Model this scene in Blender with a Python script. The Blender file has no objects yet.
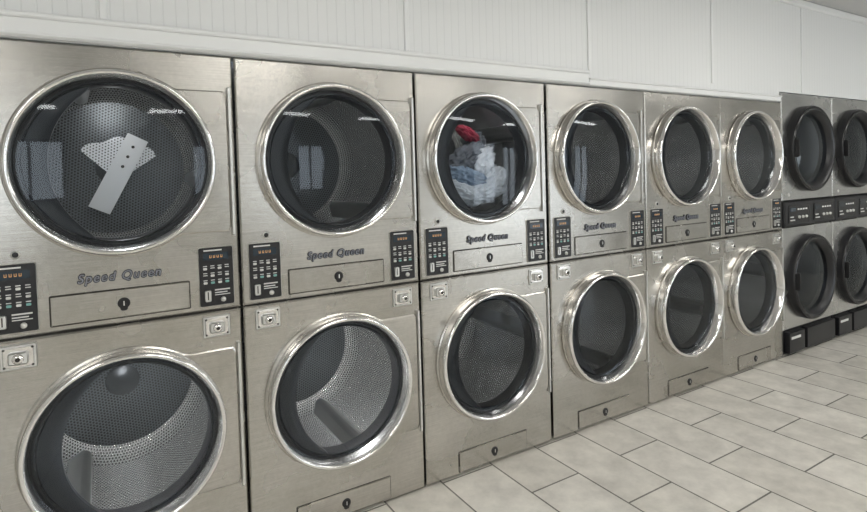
import bpy, math, random
import numpy as np
from mathutils import Vector, Matrix, noise, Euler
random.seed(3)
SC=bpy.context.scene
# ------------------------------------------------------------ materials
def mat(name):
    m=bpy.data.materials.new(name); m.use_nodes=True
    nt=m.node_tree; b=nt.nodes['Principled BSDF']
    return m,nt,b
def simple(name,col,rough=.5,metal=0.,spec=None,emit=None,es=0):
    m,nt,b=mat(name)
    b.inputs['Base Color'].default_value=(*col,1); b.inputs['Roughness'].default_value=rough
    b.inputs['Metallic'].default_value=metal
    if spec is not None: b.inputs['Specular IOR Level'].default_value=spec
    if emit: 
        b.inputs['Emission Color'].default_value=(*emit,1); b.inputs['Emission Strength'].default_value=es
    return m
def N(nt,t,**k):
    n=nt.nodes.new(t)
    for a,v in k.items(): setattr(n,a,v)
    return n
def M(nt,op,a,b=None,c=None):
    n=N(nt,'ShaderNodeMath',operation=op)
    for i,v in enumerate((a,b,c)):
        if v is None: continue
        if isinstance(v,(int,float)): n.inputs[i].default_value=v
        else: nt.links.new(v,n.inputs[i])
    return n.outputs[0]
def steel(name,col,r0=.19,r1=.33):
    m,nt,b=mat(name); L=nt.links.new
    tc=N(nt,'ShaderNodeTexCoord')
    oi=N(nt,'ShaderNodeObjectInfo')
    add=N(nt,'ShaderNodeVectorMath',operation='ADD'); L(tc.outputs['Object'],add.inputs[0])
    sc=N(nt,'ShaderNodeVectorMath',operation='SCALE'); L(oi.outputs['Location'],sc.inputs[0]); sc.inputs['Scale'].default_value=1.7
    L(sc.outputs[0],add.inputs[1])
    n1=N(nt,'ShaderNodeTexNoise'); n1.inputs['Scale'].default_value=2.2; n1.inputs['Detail'].default_value=4; n1.inputs['Roughness'].default_value=.55
    L(add.outputs[0],n1.inputs['Vector'])
    mp=N(nt,'ShaderNodeMapping'); mp.inputs['Scale'].default_value=(4,4,240); L(add.outputs[0],mp.inputs['Vector'])
    n2=N(nt,'ShaderNodeTexNoise'); n2.inputs['Scale'].default_value=1.5; n2.inputs['Detail'].default_value=4; L(mp.outputs[0],n2.inputs['Vector'])
    n3=N(nt,'ShaderNodeTexNoise'); n3.inputs['Scale'].default_value=60; n3.inputs['Detail'].default_value=3; L(add.outputs[0],n3.inputs['Vector'])
    mr=N(nt,'ShaderNodeMapRange'); L(n1.outputs['Fac'],mr.inputs[0]); mr.inputs[1].default_value=.3; mr.inputs[2].default_value=.7
    mr.inputs[3].default_value=r0; mr.inputs[4].default_value=r1
    L(mr.outputs[0],b.inputs['Roughness'])
    v=M(nt,'ADD',M(nt,'MULTIPLY',n1.outputs['Fac'],.45),M(nt,'ADD',M(nt,'MULTIPLY',n2.outputs['Fac'],.37),M(nt,'MULTIPLY',n3.outputs['Fac'],.18)))
    cr=N(nt,'ShaderNodeValToRGB'); L(v,cr.inputs[0])
    cr.color_ramp.elements[0].position=.32; cr.color_ramp.elements[0].color=(*[c*.74 for c in col],1)
    cr.color_ramp.elements[1].position=.68; cr.color_ramp.elements[1].color=(*[min(1,c*1.26) for c in col],1)
    L(cr.outputs[0],b.inputs['Base Color'])
    b.inputs['Metallic'].default_value=1
    bp=N(nt,'ShaderNodeBump'); bp.inputs['Strength'].default_value=.06; bp.inputs['Distance'].default_value=.004
    L(v,bp.inputs['Height']); L(bp.outputs[0],b.inputs['Normal'])
    return m
STEEL=steel('brushed_stainless',(.49,.472,.438))
STEEL_D=steel('brushed_stainless_dark',(.62,.62,.61))
CHROME=simple('polished_rim',(.84,.83,.82),.10,1)
RIMIN=simple('rim_inner',(.72,.71,.70),.18,1)
BLACK=simple('black_plastic',(.012,.012,.014),.35)
BLACKG=simple('black_gloss',(.008,.008,.01),.12)
GASKET=simple('gasket_rubber',(.012,.012,.014),.6)
GRIP=simple('door_grip_plastic',(.025,.027,.03),.4)
DARK=simple('cabinet_inside',(.03,.03,.03),.8)
HINGE=simple('hinge_strip',(.72,.72,.70),.35,.8)
GROOVE=simple('groove_dark',(.03,.028,.025),.8)
WHITE=simple('label_white',(.7,.7,.68),.5)
TEAL=simple('button_teal',(.22,.46,.44),.4)
RED=simple('display_digit',(.5,.3,.12),.4,emit=(1,.5,.2),es=.3)
DISP=simple('display_window',(.03,.045,.06),.15)
LOGO=simple('logo_face',(.014,.017,.03),.5,0)
LOGOE=simple('logo_edge',(.22,.23,.26),.45,.1)
FILLGLOW=simple('fill_dome_glow',(.9,.9,.9),.3,emit=(1,.97,.9),es=2)  # glow for the added fill domes inside the drums
def perforated(name,pitch=.0135,hole=.30,col=(.72,.71,.69),rough=.3,metal=.9,hc=.008):
    m,nt,b=mat(name); L=nt.links.new
    tc=N(nt,'ShaderNodeUVMap')
    s=N(nt,'ShaderNodeSeparateXYZ'); L(tc.outputs[0],s.inputs[0])
    u=M(nt,'DIVIDE',s.outputs[0],pitch); v=M(nt,'DIVIDE',s.outputs[1],pitch*.866)
    row=M(nt,'FLOOR',v)
    off=M(nt,'MULTIPLY',M(nt,'MODULO',row,2.),.5)
    fu=M(nt,'SUBTRACT',M(nt,'FRACT',M(nt,'ADD',u,off)),.5)
    fv=M(nt,'MULTIPLY',M(nt,'SUBTRACT',M(nt,'FRACT',v),.5),.866)
    d=M(nt,'SQRT',M(nt,'ADD',M(nt,'MULTIPLY',fu,fu),M(nt,'MULTIPLY',fv,fv)))
    h=M(nt,'LESS_THAN',d,hole)
    mx=N(nt,'ShaderNodeMix',data_type='RGBA'); L(h,mx.inputs[0])
    mx.inputs[6].default_value=(*col,1); mx.inputs[7].default_value=(hc,hc,hc,1)
    L(mx.outputs[2],b.inputs['Base Color'])
    L(M(nt,'MULTIPLY',M(nt,'SUBTRACT',1.,h),metal),b.inputs['Metallic'])
    b.inputs['Roughness'].default_value=rough
    g=N(nt,'ShaderNodeMapRange'); L(d,g.inputs[0]); g.inputs[1].default_value=hole; g.inputs[2].default_value=hole+.12
    bp=N(nt,'ShaderNodeBump'); bp.inputs['Strength'].default_value=.5; bp.inputs['Distance'].default_value=.002; L(g.outputs[0],bp.inputs['Height']); L(bp.outputs[0],b.inputs['Normal'])
    return m
PERF=perforated('perforated_drum',col=(.94,.93,.91),rough=.24,metal=.95,hole=.26)
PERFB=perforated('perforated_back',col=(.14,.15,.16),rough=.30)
PERFL=perforated('fan_highlight',hole=.24,col=(.85,.85,.86),rough=.4,metal=.5,hc=.10)  # pale colour stands in for light reflected off the drum's back wall
DRUMS=simple('drum_smooth_steel',(.40,.40,.39),.3,.9)
HUB=simple('drum_hub',(.08,.085,.09),.4,.8)
STRAP=simple('drum_strap',(.82,.82,.82),.4,.3)
def glass(name,tint,refl=1.5):
    m=bpy.data.materials.new(name); m.use_nodes=True; nt=m.node_tree; nt.nodes.clear(); L=nt.links.new
    o=N(nt,'ShaderNodeOutputMaterial'); t=N(nt,'ShaderNodeBsdfTransparent'); t.inputs[0].default_value=(*tint,1)
    g=N(nt,'ShaderNodeBsdfGlossy'); g.inputs['Roughness'].default_value=.03; g.inputs[0].default_value=(.9,.95,1,1)
    f=N(nt,'ShaderNodeFresnel'); f.inputs[0].default_value=refl
    mx=N(nt,'ShaderNodeMixShader'); L(f.outputs[0],mx.inputs[0]); L(t.outputs[0],mx.inputs[1]); L(g.outputs[0],mx.inputs[2]); L(mx.outputs[0],o.inputs[0])
    return m
GLASS=glass('tinted_glass',(.80,.84,.88),1.36)
GLASSD=glass('dark_tinted_glass',(.62,.65,.68),1.40)
def beadboard():
    m,nt,b=mat('white_beadboard'); L=nt.links.new
    tc=N(nt,'ShaderNodeTexCoord'); s=N(nt,'ShaderNodeSeparateXYZ'); L(tc.outputs['Object'],s.inputs[0])
    f=M(nt,'FRACT',M(nt,'DIVIDE',s.outputs[0],.042))
    d=M(nt,'ABSOLUTE',M(nt,'SUBTRACT',f,.5))
    g=N(nt,'ShaderNodeMapRange',interpolation_type='SMOOTHSTEP'); L(d,g.inputs[0]); g.inputs[1].default_value=0; g.inputs[2].default_value=.09
    bp=N(nt,'ShaderNodeBump'); bp.inputs['Strength'].default_value=.25; bp.inputs['Distance'].default_value=.003
    L(g.outputs[0],bp.inputs['Height']); L(bp.outputs[0],b.inputs['Normal'])
    mx=N(nt,'ShaderNodeMix',data_type='RGBA'); L(g.outputs[0],mx.inputs[0]); mx.inputs[6].default_value=(.76,.77,.77,1); mx.inputs[7].default_value=(.83,.84,.84,1)
    L(mx.outputs[2],b.inputs['Base Color']); b.inputs['Roughness'].default_value=.4
    return m
BEAD=beadboard()
TRIM=simple('white_trim_paint',(.86,.87,.87),.35)
WALLP=simple('painted_wall',(.62,.62,.60),.7)
CEIL=simple('ceiling_tile',(.60,.60,.60),.8)
def floor_mat():
    m,nt,b=mat('floor_tile'); L=nt.links.new
    tc=N(nt,'ShaderNodeTexCoord')
    mp=N(nt,'ShaderNodeMapping'); L(tc.outputs['Object'],mp.inputs['Vector']); mp.inputs['Rotation'].default_value=(0,0,math.radians(90))
    br=N(nt,'ShaderNodeTexBrick'); L(mp.outputs[0],br.inputs['Vector'])
    br.offset=.5; br.inputs['Scale'].default_value=1; br.inputs['Brick Width'].default_value=.6; br.inputs['Row Height'].default_value=.3
    br.inputs['Mortar Size'].default_value=.0045; br.inputs['Mortar Smooth'].default_value=.2; br.inputs['Bias'].default_value=0
    br.inputs['Color1'].default_value=(.77,.74,.68,1); br.inputs['Color2'].default_value=(.68,.65,.59,1); br.inputs['Mortar'].default_value=(.21,.20,.18,1)
    n=N(nt,'ShaderNodeTexNoise'); n.inputs['Scale'].default_value=7; n.inputs['Detail'].default_value=8; n.inputs['Roughness'].default_value=.65; L(tc.outputs['Object'],n.inputs['Vector'])
    mr=N(nt,'ShaderNodeMapRange'); L(n.outputs['Fac'],mr.inputs[0]); mr.inputs[1].default_value=.3; mr.inputs[2].default_value=.7; mr.inputs[3].default_value=.80; mr.inputs[4].default_value=1.12
    mx=N(nt,'ShaderNodeMix',data_type='RGBA',blend_type='MULTIPLY'); mx.inputs[0].default_value=1
    L(br.outputs['Color'],mx.inputs[6]); L(mr.outputs[0],mx.inputs[7]); L(mx.outputs[2],b.inputs['Base Color'])
    b.inputs['Roughness'].default_value=.22
    bp=N(nt,'ShaderNodeBump'); bp.inputs['Strength'].default_value=.4; bp.inputs['Distance'].default_value=.003; bp.invert=True
    L(br.outputs['Fac'],bp.inputs['Height']); L(bp.outputs[0],b.inputs['Normal'])
    return m
FLOOR=floor_mat()
# ------------------------------------------------------------ mesh builder
class MB:
    def __init__(s): s.v=[];s.f=[];s.m=[];s.mats=[];s.sm=[];s.uv=[]
    def mi(s,m):
        if m not in s.mats: s.mats.append(m)
        return s.mats.index(m)
    def face(s,idx,m,smooth=False,uv=None):
        s.f.append(tuple(idx)); s.m.append(s.mi(m)); s.sm.append(smooth); s.uv.append(uv)
    def box(s,x0,x1,y0,y1,z0,z1,m,bev=0):
        if bev:
            b=len(s.v); e=bev
            s.v+=[(x0,y1,z0),(x1,y1,z0),(x1,y1,z1),(x0,y1,z1),(x0,y0+e,z0),(x1,y0+e,z0),(x1,y0+e,z1),(x0,y0+e,z1),
                  (x0+e,y0,z0+e),(x1-e,y0,z0+e),(x1-e,y0,z1-e),(x0+e,y0,z1-e)]
            s.face((b,b+3,b+2,b+1),m)
            for a in range(4):
                c=(a+1)%4
                s.face((b+a,b+c,b+4+c,b+4+a),m); s.face((b+4+a,b+4+c,b+8+c,b+8+a),m)
            s.face((b+8,b+9,b+10,b+11),m)
            return
        b=len(s.v)
        s.v+=[(x,y,z) for z in (z0,z1) for y in (y0,y1) for x in (x0,x1)]
        for q in ((0,1,5,4),(1,3,7,5),(3,2,6,7),(2,0,4,6),(4,5,7,6),(0,2,3,1)): s.face([b+i for i in q],m)
    def rbox(s,x0,x1,y0,y1,z0,z1,m,r=.01,seg=5,side=None,bev=0):
        pts=[]
        for cx,cz,a0 in ((x1-r,z1-r,0),(x0+r,z1-r,90),(x0+r,z0+r,180),(x1-r,z0+r,270)):
            for k in range(seg+1):
                a=math.radians(a0+90*k/seg); pts.append((cx,cz,math.cos(a),math.sin(a)))
        b=len(s.v); n=len(pts)
        s.v+=[(cx+r*c,y1,cz+r*sn) for cx,cz,c,sn in pts]
        s.v+=[(cx+r*c,y0+bev,cz+r*sn) for cx,cz,c,sn in pts]
        s.v+=[(cx+(r-bev)*c,y0,cz+(r-bev)*sn) for cx,cz,c,sn in pts]
        for i in range(n):
            j=(i+1)%n
            s.face((b+i,b+j,b+n+j,b+n+i),side or m); s.face((b+n+i,b+n+j,b+2*n+j,b+2*n+i),side or m,True)
        s.face([b+2*n+i for i in range(n)][::-1],m)
    def lathe(s,prof,m,cx=0,cz=0,n=96,uvm=None):
        b=len(s.v)
        for r,y in prof:
            for k in range(n):
                a=2*math.pi*k/n; s.v.append((cx+r*math.cos(a),y,cz+r*math.sin(a)))
        for i in range(len(prof)-1):
            mm=m[i] if isinstance(m,list) else m
            for k in range(n):
                k2=(k+1)%n
                uv=None
                if uvm=='cyl':
                    R=prof[0][0]
                    uv=[(2*math.pi*k/n*R,prof[i][1]),(2*math.pi*(k+1)/n*R,prof[i][1]),(2*math.pi*(k+1)/n*R,prof[i+1][1]),(2*math.pi*k/n*R,prof[i+1][1])]
                elif uvm=='plan':
                    ids=(b+i*n+k,b+i*n+k2,b+(i+1)*n+k2,b+(i+1)*n+k)
                    uv=[(s.v[q][0]+5,s.v[q][2]+5) for q in ids]
                s.face((b+i*n+k,b+i*n+k2,b+(i+1)*n+k2,b+(i+1)*n+k),mm,True,uv)
    def disc(s,r,y,m,cx=0,cz=0,n=48,uv=False):
        b=len(s.v)
        s.v+=[(cx+r*math.cos(2*math.pi*k/n),y,cz+r*math.sin(2*math.pi*k/n)) for k in range(n)]
        s.face(range(b,b+n),m,False,[(s.v[b+k][0]+5,s.v[b+k][2]+5) for k in range(n)] if uv else None)
    def build(s,name):
        me=bpy.data.meshes.new(name); me.from_pydata(s.v,[],s.f); 
        for m in s.mats: me.materials.append(m)
        me.polygons.foreach_set('material_index',s.m); me.polygons.foreach_set('use_smooth',s.sm)
        if any(u is not None for u in s.uv):
            L=me.uv_layers.new(name='UVMap')
            for p,u in zip(me.polygons,s.uv):
                if u is None: continue
                for k,li in enumerate(p.loop_indices): L.data[li].uv=u[k]
        me.update(); me.validate()
        return me
def obj(name,me,parent=None,loc=(0,0,0),coll=None):
    o=bpy.data.objects.new(name,me); SC.collection.objects.link(o); o.location=loc
    if parent: o.parent=parent
    return o
def holed_panel(mb,x0,x1,z0,z1,cx,cz,r,y,m,thick,n=96):
    angs=[2*math.pi*k/n for k in range(n)]
    for X,Z in ((x0,z0),(x1,z0),(x1,z1),(x0,z1)):
        a=math.atan2(Z-cz,X-cx)%(2*math.pi)
        k=min(range(n),key=lambda i:abs(angs[i]-a)); angs[k]=a
    b=len(mb.v); n=len(angs)
    e=.006
    for yy,ins,kind in ((y+thick,0,'o'),(y+e,0,'o'),(y,e,'o'),(y,0,'i'),(y+thick,0,'i')):
        for a in angs:
            c,s=math.cos(a),math.sin(a)
            if kind=='i': mb.v.append((cx+r*c,yy,cz+r*s)); continue
            t=1e9
            if c>1e-9: t=min(t,(x1-ins-cx)/c)
            if c<-1e-9: t=min(t,(x0+ins-cx)/c)
            if s>1e-9: t=min(t,(z1-ins-cz)/s)
            if s<-1e-9: t=min(t,(z0+ins-cz)/s)
            mb.v.append((cx+t*c,yy,cz+t*s))
    for q in range(4):
        for k in range(n):
            k2=(k+1)%n
            mb.face((b+q*n+k,b+q*n+k2,b+(q+1)*n+k2,b+(q+1)*n+k),m,False)
# ------------------------------------------------------------ dimensions
W=.8; H=1.96; MID=.987; ZU=1.557; ZL=.572
cb=MB()
G=.0025
holed_panel(cb,G,W-G,MID+.004,H,.4,ZU,.284,0,STEEL,.03)
holed_panel(cb,G,W-G,.012,MID-.004,.4,ZL,.284,0,STEEL,.03)
cb.box(G+.006,G+.012,.03,.95,.02,H-.006,STEEL); cb.box(W-G-.012,W-G-.006,.03,.95,.02,H-.006,STEEL)
cb.box(G+.012,W-G-.012,.03,.95,H-.012,H-.006,STEEL); cb.box(G+.012,W-G-.012,.94,.95,.02,H-.012,DARK)
cb.box(G+.012,W-G-.012,.03,.94,.02,.03,DARK); cb.box(G+.012,W-G-.012,.012,.94,MID-.003,MID+.003,GROOVE)
cb.box(.02,W-.02,.03,.9,0,.02,BLACK)
CAB=cb.build('cabinet')
def door_mesh():
    d=MB()
    n=128; b=len(d.v)
    def outer(a,ins):
        c,s=math.cos(a),math.sin(a); ro=.330-ins
        if c>0:
            t=min((.372-ins)/c if c>1e-6 else 9,(.268-ins)/abs(s) if abs(s)>1e-6 else 9)
            ro=max(ro,t) if t>.33-ins else ro
        return ro
    for y,ins,k in ((0,0,0),(-.008,0,0),(-.011,.005,0),(-.011,0,1)):
        for i in range(n):
            a=2*math.pi*i/n; r=.30 if k else outer(a,ins)
            d.v.append((r*math.cos(a),y,r*math.sin(a)))
    for q in range(3):
        for i in range(n):
            j=(i+1)%n; d.face((b+q*n+i,b+q*n+j,b+(q+1)*n+j,b+(q+1)*n+i),STEEL)
    prof=[(.323,-.004),(.3215,-.038),(.319,-.052),(.313,-.060),(.307,-.060),(.302,-.055),(.293,-.026),(.288,-.010),(.286,-.005)]
    d.lathe(prof,[CHROME]*5+[RIMIN,RIMIN,RIMIN],n=128)
    d.lathe([(.287,-.006),(.280,-.009),(.272,-.008),(.268,.004),(.270,.06)],[BLACK,BLACKG,GASKET,GASKET],n=96)
    b=len(d.v); K=40
    for i in range(K+1):
        a=math.radians(105+150*i/K)
        w=.070*math.sin(math.pi*i/K)**.7+.001
        for rr,yy in ((.274,-.007),(.274-w*.5,-.010),(.274-w,-.003),(.274-w,.02)):
            d.v.append((rr*math.cos(a),yy,rr*math.sin(a)))
    for i in range(K):
        for q in range(3):
            d.face((b+i*4+q,b+i*4+q+1,b+i*4+5+q,b+i*4+4+q),GRIP,q<2)
    d.rbox(.374,.388,-.016,0,-.285,.285,HINGE,r=.004,bev=.003)
    return d.build('door_frame')
DOOR=door_mesh()
g=MB(); g.lathe([(.287,-.013),(.2,-.020),(.1,-.024),(.001,-.0255)],GLASS,n=96); GL=g.build('door_glass')
# drum
dr=MB()
dr.lathe([(.270,.05),(.30,.053),(.355,.065)],DRUMS)
dr.lathe([(.355,.065),(.355,.62),(.30,.70)],PERF,uvm='cyl')
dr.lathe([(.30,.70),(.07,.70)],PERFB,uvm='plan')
dr.lathe([(.07,.70),(.065,.69),(.001,.69)],HUB)
for k in range(3):
    a=math.radians(25+120*k); ca,sa=math.cos(a),math.sin(a)
    b=len(dr.v)
    for y in (.10,.62):
        for r,w in ((.354,-.05),(.30,-.018),(.295,0),(.30,.018),(.354,.05)):
            dr.v.append((r*ca-w*sa,y,r*sa+w*ca))
    for q in range(4): dr.face((b+q,b+q+1,b+q+6,b+q+5),DRUMS,True)
    dr.face([b+q for q in range(5)],DRUMS)
DRUM=dr.build('drum')
# bolted strap, plus a pale fan modelled as a light highlight on the back wall
cp=MB()
b=0; K=14
cp.v.append((-.03,.684,0))
for i in range(K+1):
    a=math.radians(-50+100*i/K); rr=.195+.010*math.sin(i*1.1)
    cp.v.append((rr*math.cos(a)-.03,.684,rr*math.sin(a)))
for i in range(K):
    ids=(b,b+1+i,b+2+i); cp.face(ids,PERFL,False,[(cp.v[q][0]+5,cp.v[q][2]+5) for q in ids])
a=math.radians(-22); ca,sa=math.cos(a),math.sin(a)
b=len(cp.v)
for r in (-.18,.19):
    for w in (-.046,.046):
        for y in (.684,.668): cp.v.append((r*ca-w*sa,y,r*sa+w*ca))
for q in ((0,2,6,4),(1,5,7,3),(0,4,5,1),(2,3,7,6),(0,1,3,2),(4,6,7,5)): cp.face([b+i for i in q],STRAP)
for r in (.04,.09,.14): cp.lathe([(.007,.668),(.005,.662),(.0005,.661)],GROOVE,cx=r*ca,cz=r*sa,n=10)
SHINE=cp.build('drum_strap_shine')
lm=MB(); lm.lathe([(.018,.085),(.014,.095),(.006,.100),(.0005,.101)],FILLGLOW,n=16); DOME=lm.build('drum_fill_dome')  # added glowing dome that goes with the drum fill light
def controls():
    c=MB()
    c.rbox(0,.126,-.007,.002,0,.225,BLACK,r=.008,bev=.002,side=HINGE)
    y=-.0085
    c.box(.018,.108,y,-.006,.176,.203,DISP)
    for i in range(4):
        x=.040+i*.013
        c.box(x,x+.007,y-.001,y,.184,.186,RED); c.box(x,x+.0015,y-.001,y,.184,.194,RED); c.box(x+.0055,x+.007,y-.001,y,.184,.194,RED)
    c.box(.02,.085,y,-.006,.210,.215,WHITE)
    for r_ in range(3):
        for q in range(4):
            x=.016+q*.026; z=.148-r_*.027
            c.rbox(x,x+.014,y-.001,-.006,z-.009,z,TEAL if (r_+q)%2 else WHITE,r=.003,bev=.001) if q%2==r_%2 or r_==2 else c.box(x,x+.015,y,-.006,z-.004,z-.001,WHITE)
            c.box(x,x+.014,y,-.006,z+.004,z+.007,WHITE)
    c.rbox(.018,.042,-.013,-.006,.018,.062,HINGE,r=.006,bev=.002)
    c.box(.028,.032,-.0135,-.006,.026,.056,GROOVE)
    c.box(.055,.110,y,-.006,.058,.063,WHITE); c.box(.055,.100,y,-.006,.048,.052,WHITE); c.box(.055,.110,y,-.006,.040,.043,WHITE)
    c.lathe([(.010,-.006),(.009,-.012),(.0005,-.013)],HINGE,cx=.085,cz=.022,n=20)
    return c.build('control_panel')
CTRL=controls()
def drawer(h):
    d=MB()
    d.rbox(-.0025,.4325,-.001,.001,-.0025,h+.0025,GROOVE,r=.006)
    d.rbox(0,.43,-.006,.001,0,h,STEEL,r=.005,bev=.003)
    d.lathe([(.020,-.006),(.018,-.011),(.014,-.012)],BLACK,cx=.215,cz=h*.5,n=24)
    d.disc(.0145,-.0105,BLACK,cx=.215,cz=h*.5)
    d.rbox(.203,.227,-.011,-.005,h*.5-.026,h*.5,BLACK,r=.008,bev=.002)
    d.box(.213,.217,-.0115,-.011,h*.5-.008,h*.5+.008,HINGE)
    return d.build('lint_panel')
LINT=drawer(.100); LINT2=drawer(.098)
def coinbox():
    d=MB()
    d.rbox(0,.10,-.006,0,0,.082,HINGE,r=.006,bev=.003)
    d.rbox(.008,.092,-.010,-.006,.008,.074,CHROME,r=.006,bev=.003)
    d.rbox(.022,.078,-.024,-.010,.018,.060,HINGE,r=.010,bev=.005)
    d.lathe([(.017,-.024),(.015,-.034),(.0005,-.035)],CHROME,cx=.05,cz=.039,n=24)
    d.lathe([(.007,-.0352),(.0005,-.0353)],GROOVE,cx=.05,cz=.039,n=16)
    for x,z in ((.012,.012),(.088,.012),(.012,.070),(.088,.070)): d.lathe([(.004,-.010),(.0005,-.012)],GROOVE,cx=x,cz=z,n=10)
    return d.build('coin_box')
COIN=coinbox()
lk=MB(); lk.lathe([(.013,0),(.013,-.004),(.009,-.006)],HINGE,n=20); lk.lathe([(.009,-.006),(.0005,-.007)],BLACK,n=20); LOCK=lk.build('door_lock')
def logo_mesh():
    import bmesh
    cu=bpy.data.curves.new('logo','FONT'); cu.body='Speed Queen'; cu.size=.058; cu.extrude=.001; cu.space_character=1.2
    cu.align_x='CENTER'; cu.align_y='CENTER'
    o=bpy.data.objects.new('t',cu); SC.collection.objects.link(o); bpy.context.view_layer.update()
    base=bpy.data.meshes.new_from_object(o); bpy.data.objects.remove(o)
    bm=bmesh.new()
    for i in range(8):
        a=i*math.pi/4; t=base.copy(); t.transform(Matrix.Translation((.0040*math.cos(a),.0040*math.sin(a),.0003*i))); bm.from_mesh(t)
    na=len(bm.faces)
    for dx in (-.0009,.0009):
        t=base.copy(); t.transform(Matrix.Translation((dx,0,.0035+dx*.1))); bm.from_mesh(t)
    me=bpy.data.meshes.new('logo_lettering'); bm.to_mesh(me); bm.free()
    xs=[v.co.x for v in me.vertices]; k=.258/(max(xs)-min(xs))
    sh=Matrix.Identity(4); sh[0][1]=.22
    me.transform(Matrix.Rotation(math.radians(90),4,'X')@Matrix.Diagonal((k,1.08*k,1,1))@sh)
    me.materials.clear(); me.materials.append(LOGO); me.materials.append(LOGOE)
    for i,p in enumerate(me.polygons): p.material_index=0 if i<na else 1
    me.update()
    return me
LOGOM=logo_mesh()
def dryer(x,dx=0,rot=None,pw=(.6,1.2),shine=False,rl=0):
    e=bpy.data.objects.new('stacked_dryer',None); SC.collection.objects.link(e); e.location=(x,0,0); e.empty_display_size=.2
    obj('cabinet',CAB,e)
    for z,p in ((ZU,pw[0]),(ZL,pw[1])):
        X=.4+(dx if z==ZU else 0)
        obj('door_frame',DOOR,e,(X,0,z)); obj('door_glass',GL,e,(X,0,z))
        o=obj('drum',DRUM,e,(.4,0,z))
        o.rotation_euler=(0,math.radians(rot if z==ZU else rl),0)
        if shine and z==ZU:
            o=obj('drum_strap_shine',SHINE,e,(.42,0,z-.03)); o.rotation_euler=(0,math.radians(275),0)
        # added fill light and glowing dome to brighten each drum, no real lamp there
        obj('drum_fill_dome',DOME,e,(.4,0,z+.30))
        l=bpy.data.lights.new('drum_fill_light','POINT'); l.energy=p; l.shadow_soft_size=.03; l.color=(1,.98,.95)
        obj('drum_fill_light',l,e,(.4,.14,z+.29))
    obj('control_panel_a',CTRL,e,(.028,0,1.008)); obj('control_panel_b',CTRL,e,(.648,0,1.008))
    obj('door_lock_a',LOCK,e,(.10,0,1.262))
    obj('lint_panel_upper',LINT,e,(.185,0,1.012)); obj('lint_panel_lower',LINT2,e,(.185,0,.024))
    obj('coin_box_a',COIN,e,(.045,0,.888)); obj('coin_box_b',COIN,e,(.655,0,.888))
    obj('logo_lettering',LOGOM,e,(.395,-.003,1.160))
    return e
for x,dx,rt,pw,cv,rl in ((-1.6,0,0,(.5,1),0,0),(-.798,0,35,(2.2,7),1,145),(.006,0,70,(1.1,6.5),0,95),(.812,-.022,0,(1.0,.5),0,20),(1.625,-.028,90,(.3,.2),0,80),(2.428,-.012,90,(.3,.2),0,40),(3.215,0,90,(.3,.2),0,10)): dryer(x,dx,rt,pw,cv,rl)
# ------------------------------------------------------------ black-door machines
def black_machine_mesh():
    b=MB(); HT=2.035
    zu,zl=1.61,.585
    holed_panel(b,G,W-G,1.205,HT,.4,zu,.29,0,STEEL_D,.03)
    holed_panel(b,G,W-G,.20,1.00,.4,zl,.29,0,STEEL_D,.03)
    b.box(.01,.02,.03,.95,.02,HT-.005,STEEL_D); b.box(W-.02,W-.01,.03,.95,.02,HT-.005,STEEL_D); b.box(.02,W-.02,.03,.95,HT-.012,HT-.005,STEEL_D)
    b.box(.02,W-.02,.93,.95,.02,HT-.012,DARK); b.box(.02,W-.02,.01,.93,.02,.03,BLACK); b.box(.02,W-.02,.03,.93,1.0,1.004,DARK)
    b.box(G,W-G,-.02,.03,1.004,1.20,BLACK,bev=.008)
    b.rbox(.05,.36,-.024,-.02,1.03,1.17,BLACKG,r=.01); b.rbox(.44,.75,-.024,-.02,1.03,1.17,BLACKG,r=.01)
    for ox in (.05,.44):
        b.box(ox+.02,ox+.10,-.0255,-.024,1.12,1.15,DISP)
        for i in range(4): b.box(ox+.13+i*.04,ox+.155+i*.04,-.026,-.024,1.13,1.142,WHITE)
        for i in range(3): b.lathe([(.012,-.024),(.011,-.034),(.0005,-.035)],HINGE,cx=ox+.15+i*.055,cz=1.075,n=18)
        b.box(ox+.02,ox+.09,-.0255,-.024,1.05,1.058,WHITE); b.box(ox+.02,ox+.07,-.0255,-.024,1.075,1.083,WHITE)
    b.box(.01,W-.01,.012,.03,.02,.20,BLACK)
    b.rbox(.03,.27,-.03,.012,.02,.185,BLACK,r=.01,bev=.006); b.rbox(.30,.77,-.03,.012,.02,.185,BLACK,r=.01,bev=.006)
    b.box(.06,.20,-.0305,-.029,.13,.15,WHITE); b.box(.02,W-.02,.03,.9,0,.02,BLACK)
    for cz in (zu,zl):
        b.lathe([(.340,0),(.340,-.040),(.334,-.054),(.324,-.060),(.308,-.058),(.286,-.035),(.275,-.018),(.270,-.01),(.27,.04)],[BLACK,BLACK,BLACKG,BLACKG,BLACK,BLACK,BLACK,BLACK],cx=.4,cz=cz,n=96)
        b.lathe([(.27,.04),(.33,.06)],DRUMS,cx=.4,cz=cz)
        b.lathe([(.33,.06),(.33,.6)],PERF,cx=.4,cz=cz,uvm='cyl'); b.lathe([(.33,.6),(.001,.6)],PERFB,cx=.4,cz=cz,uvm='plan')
        b.rbox(.072,.10,-.085,-.04,cz-.07,cz+.07,BLACK,r=.012,bev=.008)
    b.lathe([(.012,0),(.012,-.004),(.0005,-.006)],HINGE,cx=.1,cz=1.25,n=16)
    return b.build('cabinet_and_doors')
BM=black_machine_mesh()
g=MB()
for cz in (1.61,.585): g.lathe([(.272,-.015),(.15,-.035),(.001,-.042)],GLASSD,cx=.4,cz=cz)
BG=g.build('door_glass_pair')
for x in (4.018,4.822,5.626):
    e=bpy.data.objects.new('stacked_washer_dryer',None); SC.collection.objects.link(e); e.location=(x,0,0)
    obj('cabinet_and_doors',BM,e); obj('door_glass_pair',BG,e)
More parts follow.
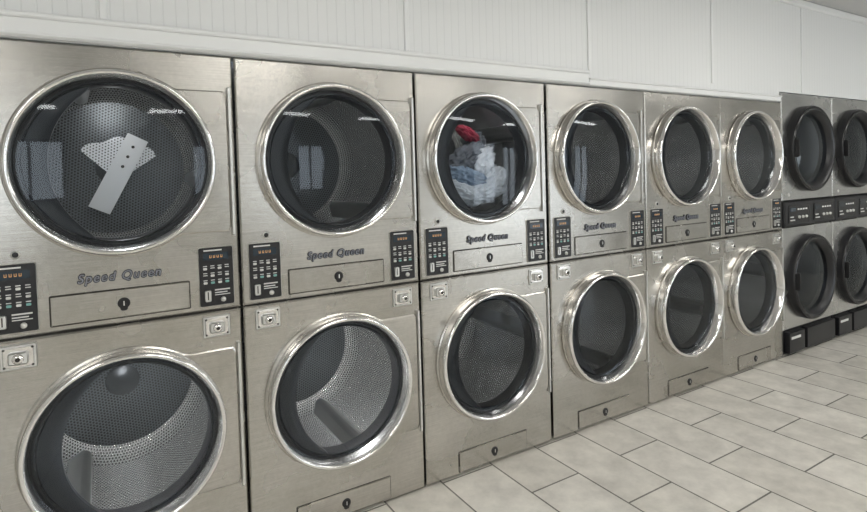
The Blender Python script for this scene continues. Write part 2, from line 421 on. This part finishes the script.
# ------------------------------------------------------------ laundry
def cloth_blob(mb,c,s,m,seed,amp=.35,rot=(0,0,0)):
    import bmesh
    bm=bmesh.new(); bmesh.ops.create_icosphere(bm,subdivisions=5,radius=1)
    b=len(mb.v); R=Euler([math.radians(a) for a in rot]).to_matrix()
    for v in bm.verts:
        p=v.co.copy(); q=p*1.4+Vector((seed,seed*.7,0))
        w=Vector((noise.noise(q),noise.noise(q+Vector((9,0,0))),noise.noise(q+Vector((0,9,0)))))
        f=1-abs(noise.noise(q*1.2+w*1.8))*2.6
        f2=1-abs(noise.noise(q*2.6+w*2.5))*2.4
        f3=1-abs(noise.noise(q*5.5+w*3))*2.4
        r=1+amp*(f*.55+.35*f2+.14*f3)
        p=R@Vector((p.x*r*s[0],p.y*r*s[1],p.z*r*s[2]))
        mb.v.append((c[0]+p.x,c[1]+p.y,c[2]+p.z))
    for f in bm.faces: mb.face([b+v.index for v in f.verts],m,True)
    bm.free()
CW=simple('cloth_white',(.74,.76,.79),.9); CG=simple('cloth_grey',(.14,.15,.17),.9); CR=simple('cloth_red',(.45,.05,.09),.9); CB=simple('cloth_blue',(.28,.36,.46),.9)
lm=MB()
cloth_blob(lm,(.34,.20,-.165),(.10,.09,.04),CW,1.2,.6,(0,20,0))
cloth_blob(lm,(.48,.21,-.185),(.11,.10,.04),CW,4.2,.6,(0,-12,0))
cloth_blob(lm,(.58,.24,-.12),(.075,.09,.04),CW,5.2,.6,(0,-50,0))
cloth_blob(lm,(.45,.28,-.10),(.11,.09,.045),CB,11.,.6,(0,15,0))
cloth_blob(lm,(.565,.30,-.03),(.09,.08,.04),CW,15.,.6,(0,-60,0))
cloth_blob(lm,(.49,.34,0),(.10,.07,.05),CG,7.1,.6,(0,-35,0))
cloth_blob(lm,(.58,.36,.07),(.075,.06,.035),CG,23.,.6,(0,-75,0))
cloth_blob(lm,(.53,.34,.15),(.06,.045,.020),CR,19.,.6,(0,35,0))
obj('laundry_pile',lm.build('laundry_pile'),None,(.812,0,ZU))
lm=MB()
cloth_blob(lm,(.40,.20,-.10),(.09,.10,.09),CW,31.); cloth_blob(lm,(.48,.23,-.06),(.10,.10,.13),CW,35.); cloth_blob(lm,(.46,.26,.09),(.08,.08,.10),CW,38.)
obj('laundry_pile',lm.build('laundry_pile'),None,(4.018,0,1.61))
# ------------------------------------------------------------ room
RX0,RX1,RY=-3.2,8.4,-5.6; CZ=2.78
def single(name,f):
    b=MB(); f(b); return obj(name,b.build(name))
single('floor',lambda b:b.box(RX0,RX1,RY,1.2,-.05,0,FLOOR))
single('ceiling',lambda b:b.box(RX0,RX1,RY,1.2,CZ,CZ+.05,CEIL))
single('wall_back',lambda b:(b.box(RX0,4.010,.010,.11,1.965,CZ,BEAD),b.box(4.010,6.46,.010,.11,2.045,CZ,BEAD),b.box(6.46,RX1,.010,.11,0,CZ,WALLP),b.box(RX0,-1.62,.010,.11,0,1.965,WALLP)))
single('wall_left',lambda b:b.box(RX0-.1,RX0,RY,1.2,0,CZ,WALLP))
single('wall_right',lambda b:b.box(RX1,RX1+.1,RY,1.2,0,CZ,WALLP))
WINS=[(-2.6,-1.3,.9,2.3),(1.4,2.2,.9,2.2),(4.7,6.0,.15,2.35),(6.3,7.3,.05,2.2)]
DAY=simple('daylight_beyond',(0,0,0),1,emit=(.87,.94,1.),es=4.2)
FRM=simple('window_frame',(.08,.08,.085),.4,.5)
def wf(b):
    xs=sorted(set([RX0,RX1]+[w[0] for w in WINS]+[w[1] for w in WINS]))
    for a,c in zip(xs[:-1],xs[1:]):
        w=[w for w in WINS if abs(w[0]-a)<1e-6]
        if w:
            w=w[0]; b.box(a,c,RY-.12,RY,0,w[2],WALLP); b.box(a,c,RY-.12,RY,w[3],CZ,WALLP)
        else: b.box(a,c,RY-.12,RY,0,CZ,WALLP)
single('wall_front',wf)
for i,(a,c,z0,z1) in enumerate(WINS):
    def f(b):
        b.box(a,c,RY-.11,RY-.10,z0,z1,DAY)
        t=.05
        b.box(a,a+t,RY-.09,RY+.01,z0,z1,FRM); b.box(c-t,c,RY-.09,RY+.01,z0,z1,FRM); b.box(a+t,c-t,RY-.09,RY+.01,z0,z0+t,FRM); b.box(a+t,c-t,RY-.09,RY+.01,z1-t,z1,FRM)
        m=(a+c)/2; b.box(m-.02,m+.02,RY-.09,RY,z0+t,z1-t,FRM)
    single('window_%d'%(i+1),f)
def tr(b):
    b.box(RX0,1.94,-.012,.009,1.968,2.052,TRIM,bev=.004); b.box(RX0,1.94,-.026,-.012,2.030,2.048,TRIM,bev=.005); b.box(RX0,1.94,-.020,-.012,1.972,1.984,TRIM,bev=.004)
single('trim_1',tr)
single('trim_2',lambda b:(b.box(1.945,4.0,-.010,.009,1.968,2.012,TRIM,bev=.004),b.box(1.945,4.0,-.020,-.010,1.998,2.008,TRIM,bev=.004)))
def bat(b):
    for x in (-1.62,-.42,.78,1.965,3.15,4.35,5.55): b.box(x-.012,x+.012,.002,.0095,2.054,CZ-.06,TRIM,bev=.003)
single('trim_3',bat)
single('trim_4',lambda b:(b.box(RX0,RX1,-.012,.009,CZ-.055,CZ-.001,TRIM,bev=.01)))
LITE=simple('fluorescent_diffuser',(.9,.9,.9),.5,emit=(1.,.98,.93),es=19)
for x,y in ((-1.8,-2.2),(.9,-2.0),(3.2,-1.7),(5.8,-1.9),(-1.8,-4.3),(.9,-4.3),(3.4,-4.3),(6.0,-4.3)):
    b=MB(); b.box(-.6,.6,-.15,.15,-.05,-.002,TRIM); b.box(-.58,.58,-.13,.13,-.058,-.05,LITE)
    obj('ceiling_light',b.build('ceiling_light'),None,(x,y,CZ))
w=bpy.data.worlds.new('w'); SC.world=w; w.use_nodes=True
w.node_tree.nodes['Background'].inputs[0].default_value=(.75,.85,1,1); w.node_tree.nodes['Background'].inputs[1].default_value=.4
# ------------------------------------------------------------ camera
cx,cy,cz,yaw,pitch,roll,F,py=-0.4598,-2.2371,1.4798,0.5448,0.0299,-0.0289,552.8867,192.1856
f=Vector((math.sin(yaw)*math.cos(pitch),math.cos(yaw)*math.cos(pitch),-math.sin(pitch)))
r=Vector((math.cos(yaw),-math.sin(yaw),0)); u=r.cross(f)
r2=r*math.cos(roll)+u*math.sin(roll); u2=-r*math.sin(roll)+u*math.cos(roll)
cam=bpy.data.cameras.new('camera'); co=bpy.data.objects.new('camera',cam); SC.collection.objects.link(co)
mw=Matrix((( r2.x,u2.x,-f.x,cx),(r2.y,u2.y,-f.y,cy),(r2.z,u2.z,-f.z,cz),(0,0,0,1)))
co.matrix_world=mw
cam.sensor_width=36; cam.lens=F/867*36; cam.shift_y=-(256-py)/867; cam.clip_start=.05
SC.camera=co
SC.view_settings.view_transform='Standard'
